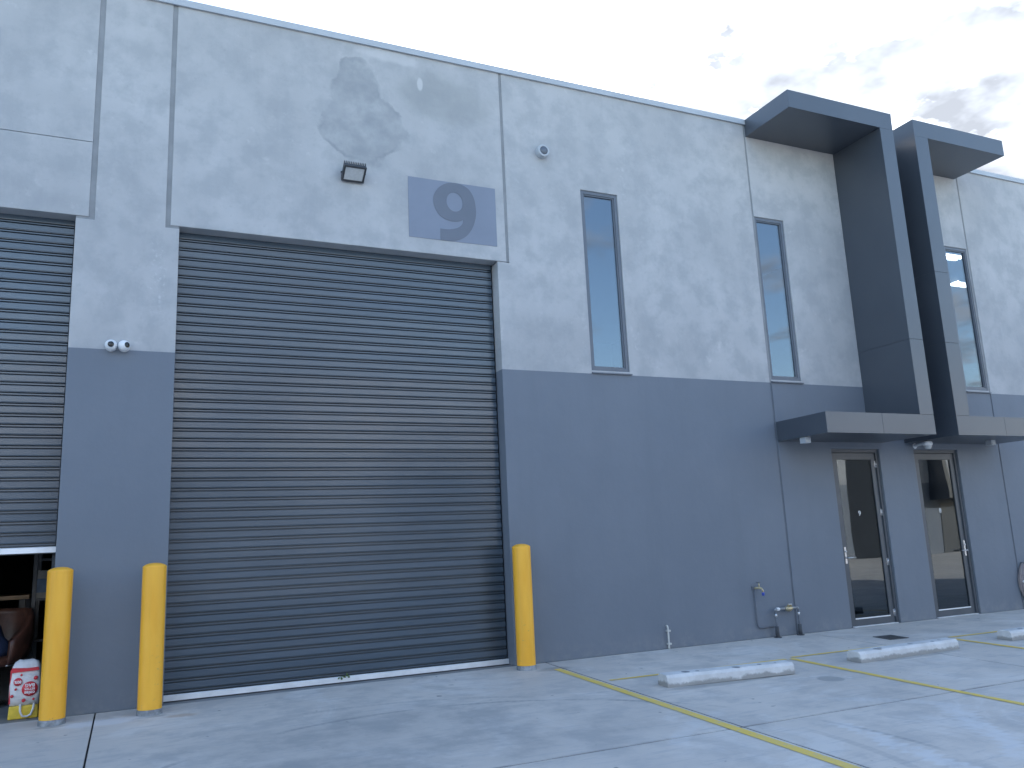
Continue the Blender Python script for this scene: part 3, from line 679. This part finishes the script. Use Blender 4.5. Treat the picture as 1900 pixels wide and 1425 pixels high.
# turret cameras on the pier
def turret(x, z, aim, label):
    T = empty('security_camera', label, 'camera', (x, 0, z), 'white turret cameras on the pier')
    MB().lathe([(0.0, -0.042), (0.050, -0.042), (0.056, -0.034), (0.056, -0.001)], (0, 0, 0), 'y', 24).build('base', 'white_plastic', T)
    d = Vector(aim).normalized(); q = d.to_track_quat('Z', 'Y').to_matrix().to_4x4()
    ball = MB().lathe([(0.058*math.sin(a), 0.058*math.cos(a)) for a in [math.pi*i/14 for i in range(6, 15)]]+[], (0, 0, 0), 'z', 24)
    m = MB(); prof = [(0.0, 0.050), (0.031, 0.050)]+[(0.058*math.sin(a), 0.058*math.cos(a)) for a in [0.58+(math.pi-0.58)*i/12 for i in range(13)]]
    m.lathe(prof, (0, 0, 0), 'z', 28); b = m.build('ball', 'white_plastic', T, 0, (0, -0.060, 0)); b.rotation_euler = q.to_euler()
    l = MB().lathe([(0.0, 0.0535), (0.026, 0.0535), (0.030, 0.0505), (0.030, 0.046)], (0, 0, 0), 'z', 24).build('lens', 'lens_black', T, 0, (0, -0.060, 0)); l.rotation_euler = q.to_euler()
    MB().lathe([(0.0, -0.005), (0.014, -0.004), (0.014, 0.0)], (0, -0.05, -0.0575), 'z', 12).build('screw_cap', 'white_plastic', T)
turret(-0.290, 3.585, (0.0, -1, -0.02), 'white ball camera facing straight out, left of the pair on the pier')
turret(-0.168, 3.585, (0.62, -0.85, 0.05), 'white ball camera turned to the right, right of the pair on the pier')

# bracket dome camera under the right portal
T = empty('dome_camera', 'white dome camera on a wall arm between the two entry doors', 'camera', (11.21, 0, 2.64))
MB().lathe([(0.0, -0.012), (0.04, -0.012), (0.045, -0.001)], (0, 0, 0), 'y', 18).build('wall_plate', 'white_plastic', T)
MB().tube([(0, -0.012, 0), (-0.04, -0.10, 0.008), (-0.08, -0.22, 0.012), (-0.105, -0.29, 0.010)], [0.020, 0.022, 0.026, 0.03], 10).build('arm', 'white_plastic', T)
MB().lathe([(0.0, 0.035), (0.045, 0.033), (0.066, 0.018), (0.070, -0.01), (0.066, -0.03), (0.05, -0.034)], (-0.125, -0.34, 0), 'z', 24).build('shroud', 'white_plastic', T)
MB().lathe([(0.055, -0.032), (0.057, -0.045), (0.045, -0.075), (0.025, -0.092), (0.0, -0.097)], (-0.125, -0.34, 0), 'z', 24).build('dome', 'flood_lens', T)
MB().tube([(-0.10, -0.26, 0.03), (-0.12, -0.33, 0.04)], 0.012, 6).build('bracket_tip', 'flood_black', T)

# box lights under the awnings
def soffit_light(x, y, label):
    L = empty('soffit_light', label, 'light', (x, y, ZB-0.001), 'small box lights under the awnings')
    MB().box(-.052, .052, -.052, .052, -.082, -.0).build('housing', 'capping', L, 0.003)
    m = MB(); m.box(-.030, .030, -.0545, -.0525, -.068, -.03); m.build('front_window', 'flood_lens', L)
    MB().lathe([(0.0, -.0855), (.034, -.0855), (.036, -.0825)], (0, 0, 0), 'z', 16).build('lens', 'flood_lens', L)
soffit_light(8.505, -0.46, 'small grey box light under the left end of the awning by door 9')
soffit_light(12.36, -0.46, 'small grey box light under the awning to the right of door 8')

# PVC stub
Pv = empty('conduit_stub', 'short pale plastic conduit clipped to the foot of the wall', 'pipe', (6.262, 0, 0))
MB().tube([(0.0, -0.001, 0.285), (0.0, -0.022, 0.285), (0.0, -0.032, 0.268), (0.0, -0.034, 0.25), (0.0, -0.034, 0.045), (0.0, -0.030, 0.02), (0.010, -0.02, 0.002)], 0.0125, 10).build('pipe', 'pvc', Pv)
for z in (0.225, 0.065):
    MB().box(-0.016, 0.032, -0.050, -0.002, z-.011, z+.011).build('clip', 'pvc', Pv, 0.003)

# hose tap on a wall pipe, and the valve set beside it
T = empty('hose_tap', 'garden tap with blue handle on a thin grey pipe on the wall', 'tap', (7.72, 0, 0))
MB().tube([(0.0, -0.022, 0.660), (0.0, -0.022, 0.19), (0.008, -0.022, 0.160), (0.028, -0.022, 0.144), (0.06, -0.022, 0.138), (0.285, -0.022, 0.138)], 0.0095, 8).build('pipe', 'pipe_grey', T)
MB().box(-.028, .028, -0.018, -0.001, .64, .69).build('wall_bracket', 'pipe_grey', T, 0.003)
MB().tube([(0.0, -0.022, 0.66), (0.022, -0.04, 0.668), (0.045, -0.07, 0.668), (0.06, -0.10, 0.66), (0.066, -0.115, 0.635), (0.066, -0.117, 0.60)], [0.013, 0.015, 0.017, 0.014, 0.012, 0.012], 10).build('spout', 'brass', T)
MB().tube([(0.045, -0.07, 0.668), (0.045, -0.07, 0.735)], [0.011, 0.008], 8).build('stem', 'brass', T)
MB().box(0.014, 0.076, -0.078, -0.062, 0.735, 0.749).build('tap_handle', 'pipe_grey', T, 0.003)
MB().lathe([(0.0, -0.006), (0.018, -0.006), (0.020, 0.03), (0.014, 0.036), (0.0, 0.036)], (0.066, -0.117, 0.573), 'z', 12).build('outlet_cap', 'blue_plastic', T)
T = empty('backflow_valve', 'brass valve on a low pipe bridge standing at the foot of the wall', 'valve', (8.0, 0, 0))
for x in (0.0, 0.402):
    MB().tube([(x, -0.075, 0.0), (x, -0.075, 0.355)], 0.014, 10).build('riser', 'pipe_grey', T)
    MB().tube([(x, -0.075, -0.004), (x, -0.075, 0.145)], [0.028, 0.025], 10).build('lagging', 'lagging', T)
    MB().lathe([(0.03, 0.0), (0.05, 0.002), (0.052, 0.012), (0.02, 0.016)], (x, -0.075, -0.004), 'z', 14).build('foot_flange', 'lagging', T)
    MB().lathe([(0.016, -.02), (0.021, -.014), (0.021, .014), (0.016, .02)], (x, -0.075, 0.285), 'z', 10).build('union_nut', 'steel', T)
MB().tube([(0.0, -0.075, 0.345), (0.0, -0.075, 0.362), (0.02, -0.075, 0.368), (0.38, -0.075, 0.368), (0.402, -0.075, 0.362), (0.402, -0.075, 0.345)], 0.017, 10).build('bridge_pipe', 'bare_steel', T)
m = MB(); m.tube([(0.175, -0.075, 0.368), (0.20, -0.075, 0.366), (0.225, -0.075, 0.362), (0.25, -0.075, 0.362), (0.275, -0.075, 0.366), (0.30, -0.075, 0.368)], [0.022, 0.034, 0.040, 0.040, 0.034, 0.022], 12)
m.tube([(0.225, -0.075, 0.39), (0.225, -0.10, 0.425)], [0.016, 0.012], 8); m.tube([(0.265, -0.075, 0.385), (0.265, -0.105, 0.415)], [0.016, 0.012], 8); m.build('valve_body', 'brass', T)
MB().lathe([(0.0, -.03), (0.022, -.03), (0.024, .0), (0.018, .02)], (0.055, -0.075, 0.368), 'x', 10).build('cap_nut', 'white_plastic', T)
MB().box(0.19, 0.25, -0.135, -0.118, 0.418, 0.430).build('lever', 'steel', T, 0.002)

# coiled hose on a wall hook at the right edge
H = empty('garden_hose', 'brown hose coiled in long loops on a wall hook right of door 8', 'hose', (13.33, 0, 0))
MB().box(-.05, .05, -.10, -.001, .70, .735).build('hook', 'pipe_grey', H, 0.004)
rr = random.Random(3); path = []
LOOPS = 8
for k in range(LOOPS*28+1):
    t = k/28.0; i = int(t); a = 2*math.pi*(t-i)
    rnd = lambda s: math.sin(i*2.3+s)*0.5
    hw = 0.165+0.035*rnd(1); bot = 0.10+0.10*(0.5+rnd(2)); top = 0.735
    zc, zh = (top+bot)/2, (top-bot)/2
    sh = 1.0-0.35*max(0, math.cos(a))
    path.append((hw*math.sin(a)*sh+0.015*rnd(3), -0.03-0.028*(0.5+rnd(4))-0.012*math.sin(a+i), zc+zh*math.cos(a)))
MB().tube(path, 0.0115, 7).build('hose_coil', 'hose_rubber', H)
MB().tube([(path[-1]), (0.06, -0.06, 0.60), (0.10, -0.075, 0.46), (0.08, -0.07, 0.34)], 0.0115, 7).build('hose_end', 'hose_rubber', H)
MB().tube([(-0.155, -0.075, 0.445), (-0.115, -0.085, 0.405)], [0.017, 0.014], 8).build('coupling', 'white_plastic', H)

# lights inside the upper office of unit 8
def troffer(x, y, label):
    L = empty('ceiling_light', label, 'light', (x, y, 6.219), 'office ceiling lights behind the window')
    m = MB(); m.box(-.30, .30, -.16, -.13, -.05, -.001); m.box(-.30, .30, .13, .16, -.05, -.001); m.box(-.30, .30, -.129, .129, -.012, -.001); m.build('housing', 'ceiling_white', L)
    for k in (-.085, 0, .085): MB().tube([(-.28, k, -.035), (.28, k, -.035)], 0.02, 8).build('tube', 'lit', L)
troffer(15.2, 1.60, 'lit office ceiling light seen low through the window right of the portals')
troffer(13.35, 0.46, 'ceiling light seen at the top of the window right of the portals')

# ------------------------------------------------------------------ bollards
def bollard(x, y, h, label):
    b = empty('bollard', label, 'bollard', (x, y, gz(y)), 'yellow steel bollards beside the roller doors')
    r = 0.108
    MB().lathe([(r, 0.046), (r, h-0.030)], (0, 0, 0), 'z', 40).build('post', 'bollard', b)
    MB().lathe([(r+.0006, h-0.030), (r+.0006, h-0.024), (r-.004, h-0.016), (r*.80, h-.004), (r*.5, h+.008), (r*.2, h+.012), (0, h+.013)], (0, 0, 0), 'z', 40).build('cap', 'bollard', b)
    MB().lathe([(r+.006, -0.012), (r+.005, 0.042), (r+.001, 0.048), (r-.002, 0.047)], (0, 0, 0), 'z', 40).build('base_band', 'bare_steel', b)
bollard(-0.612, -0.267, 1.375, 'yellow bollard at the left, in front of the half open roller door and shopping bag')
bollard(0.196, -0.317, 1.375, 'yellow bollard in the middle, at the left jamb of the closed roller door')
bollard(4.146, -0.255, 1.395, 'yellow bollard at the right jamb of the closed roller door')

# ------------------------------------------------------------------ wheel stops
def wheel_stop(x0, y0, x1, y1, label, seed):
    """x0,y0 .. x1,y1 = front bottom edge"""
    L = math.hypot(x1-x0, y1-y0); a = math.atan2(y1-y0, x1-x0)
    w = empty('wheel_stop', label, 'wheel stop', (x0, y0, gz(y0)), 'white concrete wheel stops at the parking bays')
    w.rotation_euler = (math.atan(FALL), 0, a)
    m = MB().extrude([(0.0, 0.0), (0.010, 0.088), (0.034, 0.116), (0.176, 0.116), (0.200, 0.088), (0.21, 0.0)], 'x', 0, L)
    m.build('block', 'wheelstop', w, 0.006)
    rr = random.Random(seed)
    for f in (0.19, 0.27, 0.55, 0.77, 0.87):
        f += rr.uniform(-.02, .02); r = rr.uniform(.026, .05)*(0.6 if f > .72 or .22 < f < .32 else 1)
        MB().lathe([(0, 0.1175), (r*.8, 0.1175), (r, 0.1158)], (f*L, 0.085+rr.uniform(-.02, .03), 0), 'z', 14).build('bolt_recess', 'bare_steel', w)
wheel_stop(4.885, -1.975, 6.385, -2.125, 'white concrete wheel stop nearest the closed roller door', 1)
wheel_stop(7.415, -2.045, 9.06, -2.000, 'white concrete wheel stop in the middle bay, before door 9', 2)
wheel_stop(10.075, -1.96, 11.70, -1.95, 'white concrete wheel stop cut by the right edge of the photo', 3)

# drain grate
D = empty('drain_grate', 'square iron drain grate in the concrete before door 9', 'drain', (9.15, -0.92, gz(-0.92)+0.002), rz=R(-4))
D.rotation_euler.x = math.atan(FALL)
m = MB(); s = .155
m.box(-s, s, -s, -s+.02, 0, .006); m.box(-s, s, s-.02, s, 0, .006); m.box(-s, -s+.02, -s+.02, s-.02, 0, .006); m.box(s-.02, s, -s+.02, s-.02, 0, .006)
m.build('frame', 'grate_iron', D)
MB().box(-s+.02, s-.02, -s+.02, s-.02, 0.0, 0.001).build('pit', 'joint_filler', D)
for i in range(9):
    x = -s+.035+i*(2*s-.07)/8; MB().box(x-.008, x+.008, -s+.02, s-.02, .0012, .005).build('bar', 'grate_iron', D)

# leafy sprig caught on the door rail
Sg = empty('leaf_sprig', 'small green sprig caught on the silver door rail', 'leaf', (2.15, DOOR_Y-0.023, 0.070))
MB().tube([(0.06, -0.006, 0.006), (0.0, -0.010, -0.002), (-0.05, -0.004, 0.004)], 0.003, 5).build('stem', 'leaf_green', Sg)
rr = random.Random(5)
for i in range(13):
    x = -0.055+i*0.009; a = rr.uniform(0, 6.28); l = rr.uniform(.022, .042)
    d = Vector((math.cos(a)*.8, -abs(math.sin(a*1.7))*.4-.1, math.sin(a)*.7)).normalized(); q = d.cross(Vector((0.2, 1, 0.3))).normalized()*l*.28
    p = Vector((x, -0.009, 0)); e = p+d*l; mid = p+d*l*.5
    MB().add([p, mid+q+Vector((0, -.002, 0)), e, mid-q], [(0, 1, 2), (0, 2, 3)]).build('leaf', 'leaf_green', Sg)

# ------------------------------------------------------------------ inside the half open door
Bg = empty('shopping_bag', 'white and red shopping bag standing upside down beside the left bollard', 'bag', (-0.885, 0.24, 0.0))
m = MB(); prof = []
lev = [(0.12, 0.120, 0.075), (0.20, 0.126, 0.085), (0.30, 0.128, 0.088), (0.40, 0.122, 0.080), (0.455, 0.118, 0.072), (0.50, 0.100, 0.05), (0.525, 0.06, 0.02)]
N = 20; rr = random.Random(11); vs = []
for z, a, b in lev:
    for j in range(N):
        q = 2*math.pi*j/N; cx = math.copysign(abs(math.cos(q))**.35, math.cos(q)); cy = math.copysign(abs(math.sin(q))**.35, math.sin(q))
        k = 1+rr.uniform(-.02, .02); vs.append((a*cx*k, b*cy*k, z+rr.uniform(-.006, .006)*(z > .4)))
fs = [(i*N+j, i*N+(j+1) % N, (i+1)*N+(j+1) % N, (i+1)*N+j) for i in range(len(lev)-1) for j in range(N)]+[tuple(range((len(lev)-1)*N, len(lev)*N)), tuple(range(N-1, -1, -1))]
m.add(vs, fs, True); m.build('sack', 'bag', Bg)
yb_ = -0.097
def disc(cx, cz, r, name='red_disc', mat='red_print', y=yb_, sx=1.0):
    MB().lathe([(0, -.0012), (r, -.0012), (r, .008)], (cx, y, cz), 'y', 22).build(name, mat, Bg)
disc(0.045, 0.265, 0.066); disc(-0.055, 0.335, 0.036); disc(-0.07, 0.27, 0.010); disc(-0.03, 0.395, 0.010); disc(-0.098, 0.21, 0.014); disc(0.0, 0.165, 0.016); disc(0.08, 0.17, 0.010); disc(0.09, 0.36, 0.018)
MB().extrude([(-0.114, 0.418), (0.114, 0.428), (0.108, 0.456), (0.02, 0.452), (-0.112, 0.462)], 'y', -0.088, -0.070).build('red_band', 'red_print', Bg)
MB().box(-0.1235, -0.112, -0.07, 0.07, 0.14, 0.44).build('red_gusset', 'red_print', Bg)
for txt, cx, cz, sz in (('coles', 0.045, 0.232, 0.042), ('BETTER', 0.045, 0.266, 0.026), ('BAG', 0.045, 0.299, 0.042), ('80%', -0.055, 0.335, 0.034)):
    me = text_mesh(txt, sz, 0.0004, 0.0012 if sz > .03 else 0.0006)
    o = link('lettering', me, 'white_vinyl', Bg, (cx, yb_-.0022, cz)); o.rotation_euler = (R(90), R(180), 0)
MB().tube([(-0.025, -0.088, 0.135), (-0.022, -0.105, 0.07), (-0.002, -0.112, 0.028), (0.035, -0.112, 0.022), (0.065, -0.110, 0.035), (0.082, -0.103, 0.08), (0.088, -0.088, 0.135)], 0.0095, 8).build('carry_strap', 'bag', Bg)
Yc = empty('yellow_tub', 'yellow plastic tub under the upturned shopping bag', 'tub', (-0.885, 0.24, 0.0))
MB().extrude([(-.125, 0.0), (.125, 0.0), (.118, .118), (-.118, .118)], 'y', -.085, .085).build('tub_body', 'yellow_plastic', Yc, 0.012)

# tub chair
Ch = empty('tub_chair', 'brown leather tub chair with bright metal trim inside the half open door', 'chair', (-1.32, 1.25, 0.0), rz=R(-32))
def shell_mesh(off):
    m = MB(); N = 26; rows = []
    zs_ = [(0.42, 0.80), (0.50, 0.93), (0.62, 1.0), (0.78, 1.02), (0.90, 1.0), (0.955, 0.97)]
    for zi, (z, sc_) in enumerate(zs_):
        row = []
        for j in range(N):
            a = R(-115)+R(230)*j/(N-1)
            droop = 0.30*max(0, abs(a)-0.8)/1.2*(zi/5)
            r = (0.385-off)*sc_
            row.append((r*math.sin(a), r*math.cos(a)*0.95, z-droop))
        rows.append(row)
    return rows, N
ro, N = shell_mesh(0.0); ri, _ = shell_mesh(0.055)
m = MB(); K = len(ro); vs = [p for r_ in ro for p in r_]+[p for r_ in ri for p in r_]; o2 = K*N; fs = []
for i in range(K-1):
    for j in range(N-1):
        fs += [(i*N+j, i*N+j+1, (i+1)*N+j+1, (i+1)*N+j), (o2+i*N+j+1, o2+i*N+j, o2+(i+1)*N+j, o2+(i+1)*N+j+1)]
for j in range(N-1): fs += [((K-1)*N+j, (K-1)*N+j+1, o2+(K-1)*N+j+1, o2+(K-1)*N+j), (j+1, j, o2+j, o2+j+1)]
for i in range(K-1): fs += [(i*N, (i+1)*N, o2+(i+1)*N, o2+i*N), ((i+1)*N+N-1, i*N+N-1, o2+i*N+N-1, o2+(i+1)*N+N-1)]
m.add(vs, fs, True); m.build('backrest', 'leather', Ch)
MB().lathe([(0, .50), (.26, .50), (.325, .48), (.335, .44), (.31, .40), (0, .39)], (0, 0, 0), 'z', 28).build('seat', 'leather', Ch)
MB().tube([(p[0]*1.012, p[1]*1.012, p[2]-.012) for p in ro[0]], 0.009, 8).build('metal_trim', 'steel', Ch)
MB().lathe([(.03, .40), (.03, .06), (.05, .04), (.24, .018), (.25, 0.0), (0, 0.0)], (0, 0, 0), 'z', 24).build('pedestal', 'steel', Ch)
Cl = empty('blue_cloth', 'dark blue cloth heaped in the leather tub chair', 'cloth', (-1.37, 1.16, 0.50))
m = MB(); vs = []; N2 = 18; rr = random.Random(8)
for i in range(9):
    for j in range(N2):
        q = 2*math.pi*j/N2; t = i/8
        r = 0.25*math.sin(math.pi*(0.06+0.94*(1-t)*0.5+0.0))*(1+.10*math.sin(3*q+i))+.005
        vs.append((r*math.cos(q), r*.8*math.sin(q), 0.40*t**1.2+.02*math.sin(2*q+i)*(0 < i < 8)))
m.add(vs, [(i*N2+j, i*N2+(j+1) % N2, (i+1)*N2+(j+1) % N2, (i+1)*N2+j) for i in range(8) for j in range(N2)]+[tuple(range(N2-1, -1, -1)), tuple(range(8*N2, 9*N2))], True)
m.build('heap', 'navy_cloth', Cl)
# bench with carton
Tb = empty('work_bench', 'timber topped bench in the dark behind the tub chair', 'bench', (-2.0, 2.35, 0))
MB().box(-.95, .93, -.35, .35, 1.03, 1.075).build('bench_top', 'timber', Tb, 0.004)
for x in (-.88, .86):
    for y in (-.29, .29): MB().box(x-.03, x+.03, y-.03, y+.03, 0, 1.028).build('leg', 'flood_black', Tb)
Sh = empty('storage_shelf', 'dark steel shelf rack beside the doorway pier', 'shelf', (-0.72, 1.75, 0))
for x in (-.26, .26):
    for y in (-.22, .22): MB().box(x-.02, x+.02, y-.02, y+.02, 0, 1.9).build('upright', 'flood_black', Sh)
for z in (.12, .58, 1.02, 1.45): MB().box(-.24, .24, -.24, .24, z, z+.025).build('shelf_board', 'flood_black', Sh)
Cx = empty('carton', 'pale carton with blue label on the dark shelf', 'box', (-0.80, 1.66, 1.046))
MB().box(-.16, .16, -.14, .14, 0, .30).build('box', 'carton', Cx, 0.004); MB().box(-.161, .161, -.1425, -.1405, .06, .21).build('label_panel', 'blue_label', Cx)

# ------------------------------------------------------------------ warehouse across the yard (seen in the glass)
OY = 2*VALLEY
O = empty('opposite_warehouse', 'sunlit concrete warehouse across the yard, mirrored in the door glass', 'warehouse', (0, OY, 0))
bays = [(-26, -21.5), (-13, -8.5), (-3, 1.5), (8.5, 12.5), (19.3, 23.3), (31.3, 35.2)]
xs = [-30, 48]+[q for b in bays for q in b]
wall_panel('wall', xs, [0, 4.8, 7.6], lambda x, z: not (z < 4.8 and any(a < x < b for a, b in bays)), -0.2, 0.0, 'wall_far', O, 0)
for a, b in bays:
    m = MB(); p = 0.107; k = 0; z = 0.0
    while z < 4.78: m.box(a+.01, b-.01, -0.15, -0.12, z, min(z+.085, 4.79)); z += p
    m.box(a, b, -0.19, -0.155, 0, 4.79); o = m.build('roller_door', 'far_shutter', O)
for a in (-16.5, 3.6, 15.0, 25.6, 36.9):
    m = MB(); m.box(a, a+.28, 0.002, .96, 2.7, 7.7); m.box(a+.281, a+2.1, .002, .96, 7.42, 7.7); m.box(a+.281, a+2.1, .002, .96, 2.7, 2.98); m.build('portal', 'cladding', O)
    m = MB(); m.box(a+.6, a+1.6, 0.002, 0.03, 0, 2.5); m.build('entry_door', 'door_metal', O)
MB().box(-30, 48, -14, -0.21, 7.3, 7.45).build('roof', 'capping', O)
MB().box(-30, 48, -14.2, -14, 0, 7.4).build('rear_wall', 'wall_far', O)
for x in (-30, 47.8): MB().box(x, x+.2, -13.99, -0.21, 0, 7.29).build('side_wall', 'wall_far', O)
